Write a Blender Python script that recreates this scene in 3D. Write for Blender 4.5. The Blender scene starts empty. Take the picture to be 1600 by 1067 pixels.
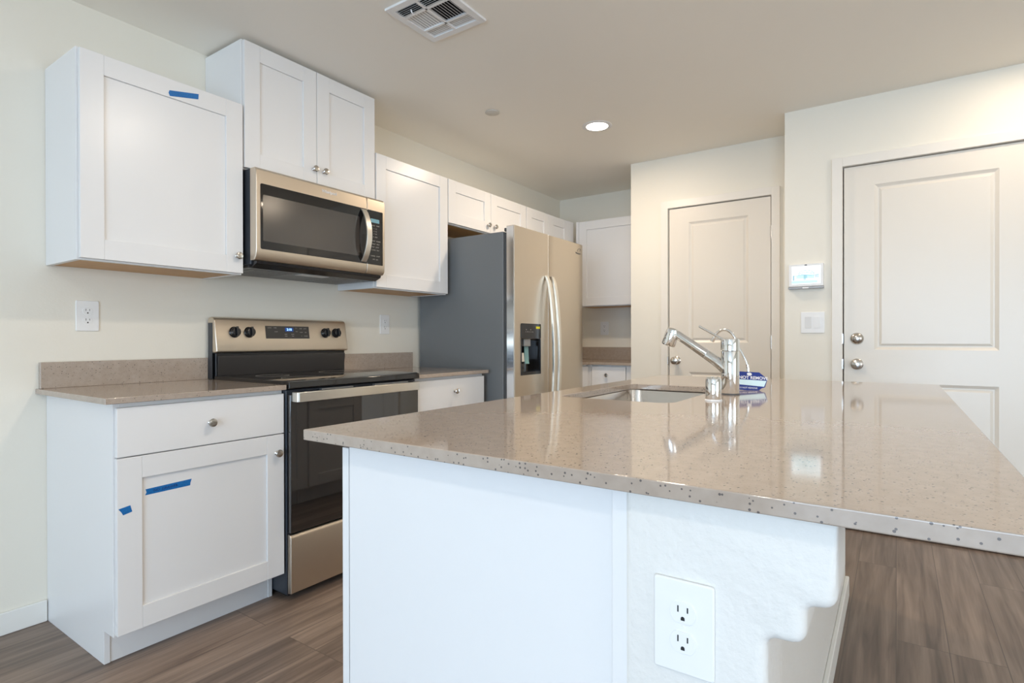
import bpy, bmesh, math, random
from mathutils import Vector, Matrix
PI = math.pi
S = bpy.context.scene
COL = S.collection

# ------------------------------------------------------------------ camera
CAM_H = 1.083
yaw, pitch, roll = math.radians(34.464), math.radians(-0.197), math.radians(-0.1)
fwd = Vector((math.cos(yaw)*math.cos(pitch), math.sin(yaw)*math.cos(pitch), math.sin(pitch)))
rgt = Vector((math.sin(yaw), -math.cos(yaw), 0)); upv = rgt.cross(fwd)
r2 = rgt*math.cos(roll) + upv*math.sin(roll); u2 = -rgt*math.sin(roll) + upv*math.cos(roll)
cd = bpy.data.cameras.new('camera'); cam = bpy.data.objects.new('camera', cd); COL.objects.link(cam)
cd.sensor_width = 36; cd.sensor_fit = 'HORIZONTAL'; cd.lens = 875/1600*36; cd.clip_start = .02
M3 = Matrix((r2, u2, -fwd)).transposed()
cam.matrix_world = Matrix.Translation((0, 0, CAM_H)) @ M3.to_4x4()
S.camera = cam

# ------------------------------------------------------------------ light and exposure
S.view_settings.view_transform = 'Standard'; S.view_settings.look = 'None'
S.view_settings.exposure = 0.41; S.view_settings.gamma = 1
S.cycles.max_bounces = 14; S.cycles.diffuse_bounces = 8; S.cycles.glossy_bounces = 6
W = bpy.data.worlds.new('world'); S.world = W; W.use_nodes = True
W.node_tree.nodes['Background'].inputs[0].default_value = (.70, .84, 1, 1)
W.node_tree.nodes['Background'].inputs[1].default_value = 2.2
def area(name, loc, aim, size, power, color, size_y=None, shape='RECTANGLE', spread=PI):
    l = bpy.data.lights.new(name, 'AREA'); l.energy = power; l.color = color; l.shape = shape
    l.size = size; l.spread = spread
    if size_y: l.size_y = size_y
    o = bpy.data.objects.new(name, l); COL.objects.link(o); o.location = loc
    o.rotation_euler = Vector(aim).to_track_quat('-Z', 'Y').to_euler(); return o
WARM = (1, .80, .60)
P_WIN, P_DOWN, P_NEAR = 128, 10.4, 6.0
area('window_daylight', (-3.93, -.9, 1.06), (1, 0, 0), 3.4, P_WIN, (.58, .775, 1), 2.0)
area('side_fill', (.4, -3.53, 1.25), (0, 1, 0), 2.2, P_WIN*.20, (1, .91, .80), 1.6)  # warm fill standing in for bounced light, added at the unseen side window

# ------------------------------------------------------------------ materials
def mat(name, col, rough=.5, metal=0, spec=.5, coat=0, emit=None, estr=0, trans=0):
    m = bpy.data.materials.new(name); m.use_nodes = True
    b = m.node_tree.nodes['Principled BSDF']
    b.inputs['Base Color'].default_value = (*col, 1); b.inputs['Roughness'].default_value = rough
    b.inputs['Metallic'].default_value = metal; b.inputs['Specular IOR Level'].default_value = spec
    b.inputs['Coat Weight'].default_value = coat
    if emit: b.inputs['Emission Color'].default_value = (*emit, 1); b.inputs['Emission Strength'].default_value = estr
    if trans: b.inputs['Transmission Weight'].default_value = trans
    return m
def nodes(m): return m.node_tree.nodes, m.node_tree.links, m.node_tree.nodes['Principled BSDF']
def coords(m, scale):
    N, L, b = nodes(m)
    tc = N.new('ShaderNodeTexCoord'); mp = N.new('ShaderNodeMapping'); L.new(tc.outputs['Object'], mp.inputs[0])
    mp.inputs['Scale'].default_value = scale; return mp
def bump(m, scale, strength, dist=.002, detail=3, stretch=(1, 1, 1), rough_var=0):
    N, L, b = nodes(m); mp = coords(m, stretch)
    t = N.new('ShaderNodeTexNoise'); t.inputs['Scale'].default_value = scale; t.inputs['Detail'].default_value = detail
    L.new(mp.outputs[0], t.inputs['Vector'])
    bp = N.new('ShaderNodeBump'); bp.inputs['Strength'].default_value = strength; bp.inputs['Distance'].default_value = dist
    L.new(t.outputs['Fac'], bp.inputs['Height']); L.new(bp.outputs[0], b.inputs['Normal'])
    if rough_var:
        r = N.new('ShaderNodeMapRange'); r0 = b.inputs['Roughness'].default_value
        r.inputs['To Min'].default_value = r0-rough_var; r.inputs['To Max'].default_value = r0+rough_var
        L.new(t.outputs['Fac'], r.inputs['Value']); L.new(r.outputs[0], b.inputs['Roughness'])
    return m
def tint(m, scale, c0, c1, lo=.4, hi=.6, stretch=(1, 1, 1), detail=4):
    N, L, b = nodes(m); mp = coords(m, stretch)
    t = N.new('ShaderNodeTexNoise'); t.inputs['Scale'].default_value = scale; t.inputs['Detail'].default_value = detail
    L.new(mp.outputs[0], t.inputs['Vector'])
    r = N.new('ShaderNodeValToRGB'); r.color_ramp.elements[0].position = lo; r.color_ramp.elements[1].position = hi
    r.color_ramp.elements[0].color = (*c0, 1); r.color_ramp.elements[1].color = (*c1, 1)
    L.new(t.outputs['Fac'], r.inputs[0]); L.new(r.outputs[0], b.inputs['Base Color']); return m

m_wall = bump(mat('wall_paint', (.80, .765, .675), .55), 140, .12, .002)
m_ceil = bump(mat('ceiling_paint', (.89, .855, .785), .6), 140, .10, .002)
m_plaster = bump(mat('textured_plaster', (.74, .725, .69), .6), 70, .60, .003, 3)
m_trim = mat('trim_paint', (.80, .765, .70), .32)
m_door = mat('door_paint', (.76, .71, .63), .3)
m_base = mat('baseboard_paint', (.82, .81, .77), .35)
m_cab = bump(mat('cabinet_white', (.79, .785, .78), .3), 30, .02, .001, 2, rough_var=.03)
m_cabin = tint(mat('cabinet_ply', (.5, .27, .08), .45), 6, (.50, .27, .09), (.64, .37, .14), .35, .65, (1, 14, 1))
def quartz():
    m = mat('quartz', (.40, .33, .28), .07, spec=.9)
    N, L, b = nodes(m); mp = coords(m, (1, 1, 1))
    def speck(scale, thr, rnd):
        v = N.new('ShaderNodeTexVoronoi'); v.inputs['Scale'].default_value = scale; L.new(mp.outputs[0], v.inputs['Vector'])
        lt = N.new('ShaderNodeMath'); lt.operation = 'LESS_THAN'; lt.inputs[1].default_value = thr; L.new(v.outputs['Distance'], lt.inputs[0])
        sp = N.new('ShaderNodeSeparateColor'); L.new(v.outputs['Color'], sp.inputs[0])
        gt = N.new('ShaderNodeMath'); gt.operation = 'GREATER_THAN'; gt.inputs[1].default_value = rnd; L.new(sp.outputs[0], gt.inputs[0])
        mu = N.new('ShaderNodeMath'); mu.operation = 'MULTIPLY'; L.new(lt.outputs[0], mu.inputs[0]); L.new(gt.outputs[0], mu.inputs[1]); return mu
    n = N.new('ShaderNodeTexNoise'); n.inputs['Scale'].default_value = 45; n.inputs['Detail'].default_value = 5; L.new(mp.outputs[0], n.inputs['Vector'])
    r = N.new('ShaderNodeValToRGB'); r.color_ramp.elements[0].position = .3; r.color_ramp.elements[1].position = .7
    r.color_ramp.elements[0].color = (.385, .315, .258, 1); r.color_ramp.elements[1].color = (.435, .36, .298, 1); L.new(n.outputs['Fac'], r.inputs[0])
    cur = r.outputs[0]
    for sc, th, rn, c in ((290, .30, .80, (.28, .235, .20)), (340, .26, .90, (.47, .41, .35)), (150, .25, .76, (.13, .112, .105))):
        k = speck(sc, th, rn); mx = N.new('ShaderNodeMix'); mx.data_type = 'RGBA'
        L.new(k.outputs[0], mx.inputs[0]); L.new(cur, mx.inputs[6]); mx.inputs[7].default_value = (*c, 1); cur = mx.outputs[2]
    L.new(cur, b.inputs['Base Color']); return m
m_quartz = quartz()
def planks():
    m = mat('vinyl_plank', (.2, .15, .12), .38, spec=.4)
    N, L, b = nodes(m); mp = coords(m, (1, 1, 1))
    br = N.new('ShaderNodeTexBrick'); L.new(mp.outputs[0], br.inputs['Vector'])
    br.offset = .37; br.offset_frequency = 3; br.inputs['Scale'].default_value = 1
    br.inputs['Brick Width'].default_value = 1.22; br.inputs['Row Height'].default_value = .152
    br.inputs['Mortar Size'].default_value = .0012; br.inputs['Bias'].default_value = 0
    br.inputs['Color1'].default_value = (.0, .0, .0, 1); br.inputs['Color2'].default_value = (1, 1, 1, 1); br.inputs['Mortar'].default_value = (.0, .0, .0, 1)
    # shift the grain from plank to plank
    add = N.new('ShaderNodeVectorMath'); add.operation = 'MULTIPLY_ADD'
    L.new(br.outputs['Color'], add.inputs[0]); add.inputs[1].default_value = (7, 3, 5); L.new(mp.outputs[0], add.inputs[2])
    st = N.new('ShaderNodeMapping'); st.inputs['Scale'].default_value = (1.6, 26, 1); L.new(add.outputs[0], st.inputs[0])
    n1 = N.new('ShaderNodeTexNoise'); n1.inputs['Scale'].default_value = 1; n1.inputs['Detail'].default_value = 6; n1.inputs['Distortion'].default_value = .6; L.new(st.outputs[0], n1.inputs['Vector'])
    st2 = N.new('ShaderNodeMapping'); st2.inputs['Scale'].default_value = (5, 130, 1); L.new(add.outputs[0], st2.inputs[0])
    n2 = N.new('ShaderNodeTexNoise'); n2.inputs['Scale'].default_value = 1; n2.inputs['Detail'].default_value = 3; L.new(st2.outputs[0], n2.inputs['Vector'])
    r1 = N.new('ShaderNodeValToRGB'); e = r1.color_ramp.elements; e[0].position = .28; e[1].position = .72
    e[0].color = (.122, .087, .068, 1); e[1].color = (.315, .236, .186, 1); L.new(n1.outputs['Fac'], r1.inputs[0])
    r2_ = N.new('ShaderNodeMapRange'); r2_.inputs['To Min'].default_value = .80; r2_.inputs['To Max'].default_value = 1.16; L.new(n2.outputs['Fac'], r2_.inputs['Value'])
    r3 = N.new('ShaderNodeMapRange'); r3.inputs['To Min'].default_value = .84; r3.inputs['To Max'].default_value = 1.14
    sp = N.new('ShaderNodeSeparateColor'); L.new(br.outputs['Color'], sp.inputs[0]); L.new(sp.outputs[0], r3.inputs['Value'])
    mu = N.new('ShaderNodeMath'); mu.operation = 'MULTIPLY'; L.new(r2_.outputs[0], mu.inputs[0]); L.new(r3.outputs[0], mu.inputs[1])
    vm = N.new('ShaderNodeVectorMath'); vm.operation = 'SCALE'; L.new(r1.outputs[0], vm.inputs[0]); L.new(mu.outputs[0], vm.inputs['Scale'])
    mx = N.new('ShaderNodeMix'); mx.data_type = 'RGBA'; L.new(br.outputs['Fac'], mx.inputs[0]); L.new(vm.outputs[0], mx.inputs[6]); mx.inputs[7].default_value = (.105, .08, .066, 1)
    L.new(mx.outputs[2], b.inputs['Base Color'])
    bp = N.new('ShaderNodeBump'); bp.inputs['Strength'].default_value = .12; bp.inputs['Distance'].default_value = .001; L.new(n2.outputs['Fac'], bp.inputs['Height']); L.new(bp.outputs[0], b.inputs['Normal'])
    return m
m_floor = planks()
m_steel = bump(mat('stainless', (.67, .59, .49), .38, 1), 3, .03, .001, 2, (1, 60, 160), .04)
m_fridge = bump(mat('fridge_steel', (.63, .56, .47), .36, 1), 3, .03, .001, 2, (160, 60, 1), .03)
m_sinksteel = bump(mat('sink_steel', (.66, .62, .57), .26, 1), 4, .03, .001, 2, (30, 30, 1), .04)
m_side = bump(mat('fridge_grey', (.165, .175, .18), .42), 260, .05, .0006)
m_handle = mat('handle_steel', (.80, .77, .70), .3, .9)
m_edge = mat('door_edge_steel', (.80, .80, .80), .14, 1)
m_chrome = mat('chrome', (.86, .87, .87), .06, 1)
m_nickel = mat('satin_nickel', (.58, .55, .51), .24, 1)
m_glass = mat('black_glass', (.011, .010, .010), .05, spec=.6)
m_oven = mat('oven_glass', (.012, .011, .011), .03, spec=1, coat=1)
m_mwglass = mat('microwave_screen', (.05, .043, .038), .16, spec=.9)
m_black = mat('black_enamel', (.010, .010, .012), .2)
m_blackm = mat('black_plastic', (.032, .029, .028), .3)
m_blackside = mat('range_side', (.030, .036, .046), .3)
m_graymetal = mat('grey_filter', (.33, .33, .33), .45, .6)
m_plastic = mat('white_plastic', (.82, .82, .81), .3)
m_offplastic = mat('pale_plastic', (.70, .70, .69), .35)
m_dark = mat('slot_dark', (.015, .015, .015), .6)
m_tape = tint(mat('blue_tape', (.0, .18, .52), .5), 300, (.001, .115, .36), (.004, .16, .47))
m_ink = mat('ink', (.008, .03, .16), .6)
m_navy = mat('tag_navy', (.012, .035, .23), .4)
m_sky = mat('tag_sky', (.66, .84, .90), .4)
m_white = mat('print_white', (.85, .85, .85), .4)
m_greyprint = mat('print_grey', (.45, .42, .38), .5)
m_yellow = mat('sticker_yellow', (.75, .70, .03), .5)
m_vent = mat('vent_white', (.80, .80, .80), .4)
m_gasket = mat('gasket', (.09, .09, .09), .5)
m_lens = mat('lamp_lens', (1, 1, 1), .4, emit=(1, .93, .80), estr=14)
m_lcd = mat('lcd_digits', (.02, .05, .1), .3, emit=(.35, .62, 1), estr=1.6)
m_lcdback = mat('lcd_back', (.0, .02, .08), .3, emit=(.01, .07, .34), estr=.5)
m_cyan = mat('microwave_display', (.05, .1, .12), .3, emit=(.16, .32, .36), estr=.6)
m_screen = mat('tablet_screen', (.5, .6, .62), .2, emit=(.84, .96, 1), estr=.95)
m_scrline = mat('tablet_drawing', (.1, .2, .25), .3, emit=(.20, .42, .50), estr=.5)
m_scrpale = mat('tablet_pale', (.2, .4, .45), .3, emit=(.52, .78, .86), estr=.75)
m_pane = mat('window_glass', (.9, .95, 1), .02, trans=1)

# ------------------------------------------------------------------ builders
class MB:
    def __init__(s): s.bm = bmesh.new()
    def poly(s, pts): return s.bm.faces.new([s.bm.verts.new(p) for p in pts])
    def box(s, x0, x1, y0, y1, z0, z1):
        v = [s.bm.verts.new((x, y, z)) for x in (x0, x1) for y in (y0, y1) for z in (z0, z1)]
        for f in ((0, 1, 3, 2), (4, 6, 7, 5), (0, 4, 5, 1), (2, 3, 7, 6), (0, 2, 6, 4), (1, 5, 7, 3)): s.bm.faces.new([v[i] for i in f])
        return s
    def prism(s, pts, axis, a, b):
        # 2-D outline pushed along an axis; pts are (y,z) for x, (x,z) for y, (x,y) for z
        def P(p, h): return {'x': (h, p[0], p[1]), 'y': (p[0], h, p[1]), 'z': (p[0], p[1], h)}[axis]
        A = [s.bm.verts.new(P(p, a)) for p in pts]; B = [s.bm.verts.new(P(p, b)) for p in pts]
        s.bm.faces.new(A); s.bm.faces.new(B[::-1])
        for i in range(len(pts)): j = (i+1) % len(pts); s.bm.faces.new((A[i], B[i], B[j], A[j]))
        return s
    def lathe(s, prof, o=(0, 0, 0), ax=(0, 0, 1), n=28, closed=True):
        ax = Vector(ax).normalized(); o = Vector(o)
        e1 = ax.orthogonal().normalized(); e2 = ax.cross(e1); rings = []
        for r, h in prof:
            rings.append([s.bm.verts.new(o + ax*h + (e1*math.cos(2*PI*k/n) + e2*math.sin(2*PI*k/n))*max(r, 1e-5)) for k in range(n)])
        for a, b in zip(rings, rings[1:]):
            for k in range(n): s.bm.faces.new((a[k], a[(k+1) % n], b[(k+1) % n], b[k]))
        if closed: s.bm.faces.new(rings[0][::-1]); s.bm.faces.new(rings[-1])
        return s
    def cyl(s, p0, p1, r0, r1=None, n=28):
        d = Vector(p1)-Vector(p0); return s.lathe([(r0, 0), (r0 if r1 is None else r1, d.length)], p0, d, n)
    def tube(s, pts, r, n=16, flat=None):
        pts = [Vector(p) for p in pts]; rings = []
        rr = r if isinstance(r, (list, tuple)) else [r]*len(pts); ref = None
        for i, p in enumerate(pts):
            t = (pts[min(i+1, len(pts)-1)]-pts[max(i-1, 0)]).normalized()
            if ref is None: ref = t.orthogonal().normalized()
            ref = (ref - t*ref.dot(t)).normalized(); e2 = t.cross(ref)
            rings.append([s.bm.verts.new(p + (ref*math.cos(2*PI*k/n) + e2*math.sin(2*PI*k/n))*rr[i]) for k in range(n)])
        for a, b in zip(rings, rings[1:]):
            for k in range(n): s.bm.faces.new((a[k], a[(k+1) % n], b[(k+1) % n], b[k]))
        s.bm.faces.new(rings[0][::-1]); s.bm.faces.new(rings[-1]); return s
    def strip(s, prof, path):
        # rectangular-section bar: PATH gives centres, PROF(i) gives the four corners there
        rings = [[s.bm.verts.new(c) for c in prof(p)] for p in path]
        for a, b in zip(rings, rings[1:]):
            for k in range(len(a)): s.bm.faces.new((a[k], a[(k+1) % len(a)], b[(k+1) % len(a)], b[k]))
        s.bm.faces.new(rings[0][::-1]); s.bm.faces.new(rings[-1]); return s
    def build(s, name, m, parent=None, bevel=0, seg=2, local=False, smooth=35):
        bm = s.bm
        if parent is not None and not local:
            bm.transform(world_of(parent).inverted())
        bmesh.ops.recalc_face_normals(bm, faces=bm.faces)
        me = bpy.data.meshes.new(name); bm.to_mesh(me); bm.free()
        o = bpy.data.objects.new(name, me); COL.objects.link(o)
        me.materials.append(m)
        if smooth:
            for p in me.polygons: p.use_smooth = True
            me.set_sharp_from_angle(angle=math.radians(smooth))
        if parent is not None: o.parent = parent
        if bevel:
            b = o.modifiers.new('bevel', 'BEVEL'); b.width = bevel; b.segments = seg; b.limit_method = 'ANGLE'; b.angle_limit = math.radians(40); b.harden_normals = True
        return o
def world_of(o):
    mtx = Matrix.LocRotScale(o.location, o.rotation_euler, None)
    return world_of(o.parent) @ mtx if o.parent else mtx
def tag(o, label, cat=None, group=None):
    o['label'] = label
    if cat: o['category'] = cat
    if group: o['group'] = group
    return o
def thing(name, label, cat, loc, rz=0, group=None):
    o = bpy.data.objects.new(name, None); COL.objects.link(o); o.location = loc; o.rotation_euler = (0, 0, rz)
    o.empty_display_size = .1; return tag(o, label, cat, group)
def struct(o, label=None):
    o['kind'] = 'structure'
    if label: o['label'] = label
    return o
def dup(root, loc, rz, label, group=None):
    r = root.copy(); COL.objects.link(r); r.location = loc; r.rotation_euler = (0, 0, rz); r['label'] = label
    if group: r['group'] = group
    for c in list(root.children):
        k = c.copy(); COL.objects.link(k); k.parent = r
        for g in c.children:
            h = g.copy(); COL.objects.link(h); h.parent = k
    return r
def text(name, s, size, origin, right, up, m, parent, depth=.0003, align='CENTER', space=1, bold=0):
    cu = bpy.data.curves.new(name, 'FONT'); cu.body = s; cu.size = size; cu.extrude = depth; cu.align_x = align; cu.align_y = 'CENTER'
    cu.space_character = space; cu.offset = bold
    t = bpy.data.objects.new(name + '_tmp', cu); COL.objects.link(t)
    me = bpy.data.meshes.new_from_object(t.evaluated_get(bpy.context.evaluated_depsgraph_get()))
    bpy.data.objects.remove(t); bpy.data.curves.remove(cu)
    R = Vector(right).normalized(); U = Vector(up); U = (U - R*U.dot(R)).normalized(); Nn = R.cross(U)
    mtx = Matrix.Translation(origin) @ Matrix((R, U, Nn)).transposed().to_4x4()
    if parent is not None: mtx = world_of(parent).inverted() @ mtx
    me.transform(mtx); me.name = name; me.materials.clear(); me.materials.append(m)
    o = bpy.data.objects.new(name, me); COL.objects.link(o); o.parent = parent; return o
def rrect(x0, x1, y0, y1, r, n=6):
    out = []
    for cx, cy, a in ((x1-r, y0+r, -PI/2), (x1-r, y1-r, 0), (x0+r, y1-r, PI/2), (x0+r, y0+r, PI)):
        for k in range(n+1): out.append((cx + r*math.cos(a + PI/2*k/n), cy + r*math.sin(a + PI/2*k/n)))
    return out
def panelled(mb, P, xs, zs, cells, t):
    """a slab whose front is a grid; CELLS {(i,j): [(inset, depth), ...]} are sunk panels. P(x, depth, z) places a point."""
    bm = mb.bm; cache = {}
    def V(x, d, z):
        k = (round(x, 5), round(d, 5), round(z, 5))
        if k not in cache: cache[k] = bm.verts.new(P(x, d, z))
        return cache[k]
    for i in range(len(xs)-1):
        for j in range(len(zs)-1):
            x0, x1, z0, z1 = xs[i], xs[i+1], zs[j], zs[j+1]
            if (i, j) not in cells: bm.faces.new((V(x0, 0, z0), V(x1, 0, z0), V(x1, 0, z1), V(x0, 0, z1))); continue
            prev = (0, 0)
            for ins, dep in cells[(i, j)]:
                a = [(x0+prev[0], z0+prev[0]), (x1-prev[0], z0+prev[0]), (x1-prev[0], z1-prev[0]), (x0+prev[0], z1-prev[0])]
                b = [(x0+ins, z0+ins), (x1-ins, z0+ins), (x1-ins, z1-ins), (x0+ins, z1-ins)]
                for k in range(4):
                    l = (k+1) % 4
                    bm.faces.new((V(a[k][0], prev[1], a[k][1]), V(a[l][0], prev[1], a[l][1]), V(b[l][0], dep, b[l][1]), V(b[k][0], dep, b[k][1])))
                prev = (ins, dep)
            bm.faces.new([V(x, prev[1], z) for x, z in b])
    bx = [V(x, t, z) for x, z in ((xs[0], zs[0]), (xs[-1], zs[0]), (xs[-1], zs[-1]), (xs[0], zs[-1]))]
    bm.faces.new(bx[::-1])
    bot = [V(x, 0, zs[0]) for x in xs]; top = [V(x, 0, zs[-1]) for x in xs]
    lef = [V(xs[0], 0, z) for z in zs]; rig = [V(xs[-1], 0, z) for z in zs]
    bm.faces.new([bx[0], bx[1]] + bot[::-1]); bm.faces.new([bx[3], bx[2]] + top[::-1])
    bm.faces.new([bx[0], bx[3]] + lef[::-1]); bm.faces.new([bx[1], bx[2]] + rig[::-1])
    return mb

# ------------------------------------------------------------------ room shell
WL, ZC, XB, XP, XR = 2.712, 2.438, 4.78, 4.10, 3.70
XW, YS = -4.0, -3.6                                           # window wall behind, far side wall
struct(MB().box(XW, 4.9, YS, 2.85, -.06, 0).build('floor', m_floor), 'grey-brown wood plank floor')
struct(MB().box(XW, 4.9, YS, 2.85, ZC, ZC+.08).build('ceiling', m_ceil), 'cream painted ceiling')
struct(MB().box(XW, 4.9, WL, 2.85, 0, ZC).build('wall_left', m_wall), 'cream wall behind the range and cabinets')
struct(MB().box(XB, 4.9, 1.695, WL, 0, ZC).build('wall_back', m_wall), 'cream wall at the far end of the kitchen')
D1 = (.695, 1.398, 2.050); D2 = (-.565, .250, 2.058)         # door openings: y0, y1, top
def wall_with_hole(name, x0, x1, y0, y1, h, m=m_wall):
    mb = MB(); a, b, t = h[0]-.004, h[1]+.004, h[2]+.004
    mb.box(x0, x1, b, y1, 0, ZC); mb.box(x0, x1, y0, a, 0, ZC); mb.box(x0, x1, a, b, t, ZC); return mb.build(name, m)
struct(wall_with_hole('wall_pantry', XP, XP+.11, .553, 1.695, D1), 'cream wall around the narrow pantry door')
struct(MB().box(XP+.11, XB, 1.585, 1.695, 0, ZC).build('wall_return', m_wall), 'short cream return wall beside the far cabinets')
struct(wall_with_hole('wall_right', XR, XR+.11, YS, .553, D2), 'cream wall around the wide entry door')
struct(MB().box(XR+.11, XP+.11, .443, .553, 0, ZC).build('wall_side', m_wall), 'cream return wall between the two doors')
struct(MB().box(XP+.20, XP+.24, .56, 1.58, 0, ZC).build('wall_closet', m_wall), 'wall behind the pantry door')
struct(MB().box(XR+.20, XR+.24, YS, .44, 0, ZC).build('wall_entry', m_wall), 'wall behind the entry door')
mb = MB(); mb.box(XW-.12, XW, YS, 2.85, 0, .02); mb.box(XW-.12, XW, YS, 2.85, 2.10, ZC); mb.box(XW-.12, XW, YS, -2.62, .02, 2.10); mb.box(XW-.12, XW, .82, 2.85, .02, 2.10)
struct(mb.build('wall_window', m_wall), 'wall with the large windows behind the viewer')
mb = MB(); mb.box(XW, 4.9, YS-.12, YS, 0, .42); mb.box(XW, 4.9, YS-.12, YS, 2.08, ZC); mb.box(XW, -.72, YS-.12, YS, .42, 2.08); mb.box(1.52, 4.9, YS-.12, YS, .42, 2.08)
struct(mb.build('wall_far', m_wall), 'wall with the side window')
def window(name, ax, a0, a1, z0, z1, w, n):
    mb = MB(); f = .05
    def B(p0, p1, q0, q1):
        mb.box(w-.09, w-.05, p0, p1, q0, q1) if ax == 'x' else mb.box(p0, p1, w-.09, w-.05, q0, q1)
    B(a0, a1, z0, z0+f); B(a0, a1, z1-f, z1)
    for k in range(n+1):
        c = a0 + f/2 + (a1-a0-f)*k/n; B(c-f/2, c+f/2, z0+f, z1-f)
    o = struct(mb.build(name, m_base), 'white framed window'); mb = MB()
    mb.box(w-.074, w-.068, a0+.01, a1-.01, z0+.01, z1-.01) if ax == 'x' else mb.box(a0+.01, a1-.01, w-.074, w-.068, z0+.01, z1-.01)
    mb.build('pane', m_pane, o, local=True)
window('window_1', 'x', -2.62, .82, .02, 2.10, XW, 3)
window('window_2', 'y', -.72, 1.52, .42, 2.08, YS, 2)
def baseboard(name, *boxes):
    mb = MB()
    for b in boxes: mb.box(*b, .0, .083)
    return struct(mb.build(name, m_base, bevel=.004), 'pale baseboard')
baseboard('baseboard_left', (XW, .764, WL-.013, WL))
baseboard('baseboard_right', (XR-.013, XR, D2[1]+.058, .553), (XR-.013, XR, YS, D2[0]-.058))
baseboard('baseboard_pantry', (XP-.013, XP, D1[1]+.058, 1.695))
def casing(name, x, d, label):
    y0, y1, t = d; mb = MB(); w = .055; g = .003
    mb.box(x-.016, x+.0, y1+g, y1+w, 0, t+w); mb.box(x-.016, x, y0-w, y0-g, 0, t+w); mb.box(x-.016, x, y0-g, y1+g, t+g, t+w)
    # jamb lining and stop behind the door
    mb.box(x, x+.11, y1+.002, y1+.0035, 0, t+.003); mb.box(x, x+.11, y0-.0035, y0-.002, 0, t+.003); mb.box(x, x+.11, y0-.002, y1+.002, t+.002, t+.0035)
    struct(mb.build(name, m_trim, bevel=.003), label)
casing('trim_1', XP, D1, 'cream casing around the pantry door')
casing('trim_2', XR, D2, 'cream casing around the entry door')
KNOB = [(.0, 0), (.031, 0), (.031, .004), (.024, .009), (.013, .013), (.0115, .030), (.016, .036), (.026, .045), (.0285, .055), (.026, .064), (.015, .069), (0, .070)]
def room_door(name, x, d, xs_, zs_, label):
    y0, y1, t = d; ys = [0, *(y1-.004-v for v in xs_), y1-y0-.008]; zs = [.012, *zs_, t-.003]
    prof = [(.006, .004), (.016, .0095), (.022, .0095), (.034, .0035)]
    o = panelled(MB(), lambda a, dd, z: (x+.004+dd, y1-.004-a, z), ys, zs, {(1, 1): prof, (1, 3): prof}, .038).build(name, m_door, smooth=20)
    return struct(o, label)
d1 = room_door('door_1', XP, D1, (1.252, .841), (.215, .845, 1.058, 1.938), 'cream two-panel pantry door, the narrower of the two doors')
d2 = room_door('door_2', XR, D2, (.101, -.426), (.215, .841, 1.023, 1.941), 'wide cream two-panel entry door with deadbolt')
def door_knob(parent, x, y, z): 
    return MB().lathe(KNOB, (x, y, z), (-1, 0, 0), 32).build('door_knob', m_nickel, parent)
door_knob(d1, XP+.004, 1.340, .927); k = door_knob(d2, XR+.004, .183, .941)
o = MB().lathe([(0, 0), (.033, 0), (.033, .004), (.029, .010), (.022, .0155), (.013, .0190), (.005, .0205), (0, .0208)], (XR+.004, .183, 1.085), (-1, 0, 0), 32)
o.box(XR-.0185, XR-.014, .1815, .1845, 1.080, 1.090); o.build('deadbolt', m_nickel, d2)
for x, y, zz, dr in ((XP, D1[0]-.001, (1.80, 1.06, .22), d1),):
    for z in zz:
        mb = MB(); mb.cyl((x-.006, y, z-.044), (x-.006, y, z+.044), .0058, n=14); mb.cyl((x-.006, y, z+.044), (x-.006, y, z+.049), .004, n=12)
        mb.build('hinge', m_nickel, dr)
for x, y, zz, dr in ((XP, D1[1]+.001, (.927,), d1), (XR, D2[1]+.001, (.941, 1.085), d2)):
    for z in zz: MB().box(x-.0175, x+.006, y-.002, y+.004, z-.028, z+.028).build('latch_plate', m_nickel, dr)

# ------------------------------------------------------------------ cabinets (local frame: x along the wall, front at -y)
RAIL = .074
CAB_KNOB = [(0, 0), (.0085, 0), (.0085, .002), (.0055, .005), (.005, .013), (.009, .016), (.0150, .019), (.0158, .0225), (.0135, .026), (.007, .0278), (0, .028)]
def knob(parent, x, y, z): return MB().lathe(CAB_KNOB, (x, y, z), (0, -1, 0), 24).build('knob', m_nickel, parent, local=True)
def shaker(parent, x0, x1, z0, z1, yf, kn=None, name='door'):
    t, r = .019, RAIL; mb = MB(); y1 = yf+t
    mb.box(x0, x0+r, yf, y1, z0, z1); mb.box(x1-r, x1, yf, y1, z0, z1)
    mb.box(x0+r, x1-r, yf+.0005, y1, z0, z0+r); mb.box(x0+r, x1-r, yf+.0005, y1, z1-r, z1)
    mb.box(x0+r, x1-r, yf+.0085, y1-.001, z0+r, z1-r)
    d = mb.build(name, m_cab, parent, bevel=.0014, local=True)
    if kn: knob(d, kn[0], yf, kn[1])
    return d
def slab(parent, x0, x1, z0, z1, yf, kn=None):
    d = MB().box(x0, x1, yf, yf+.019, z0, z1).build('drawer', m_cab, parent, bevel=.0016, local=True)
    if kn: knob(d, kn[0], yf, kn[1])
    return d
def off(loc, rz):                                            # stand 1.5 mm clear of the wall behind
    return (loc[0] + .0015*math.sin(rz), loc[1] - .0015*math.cos(rz))
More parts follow.
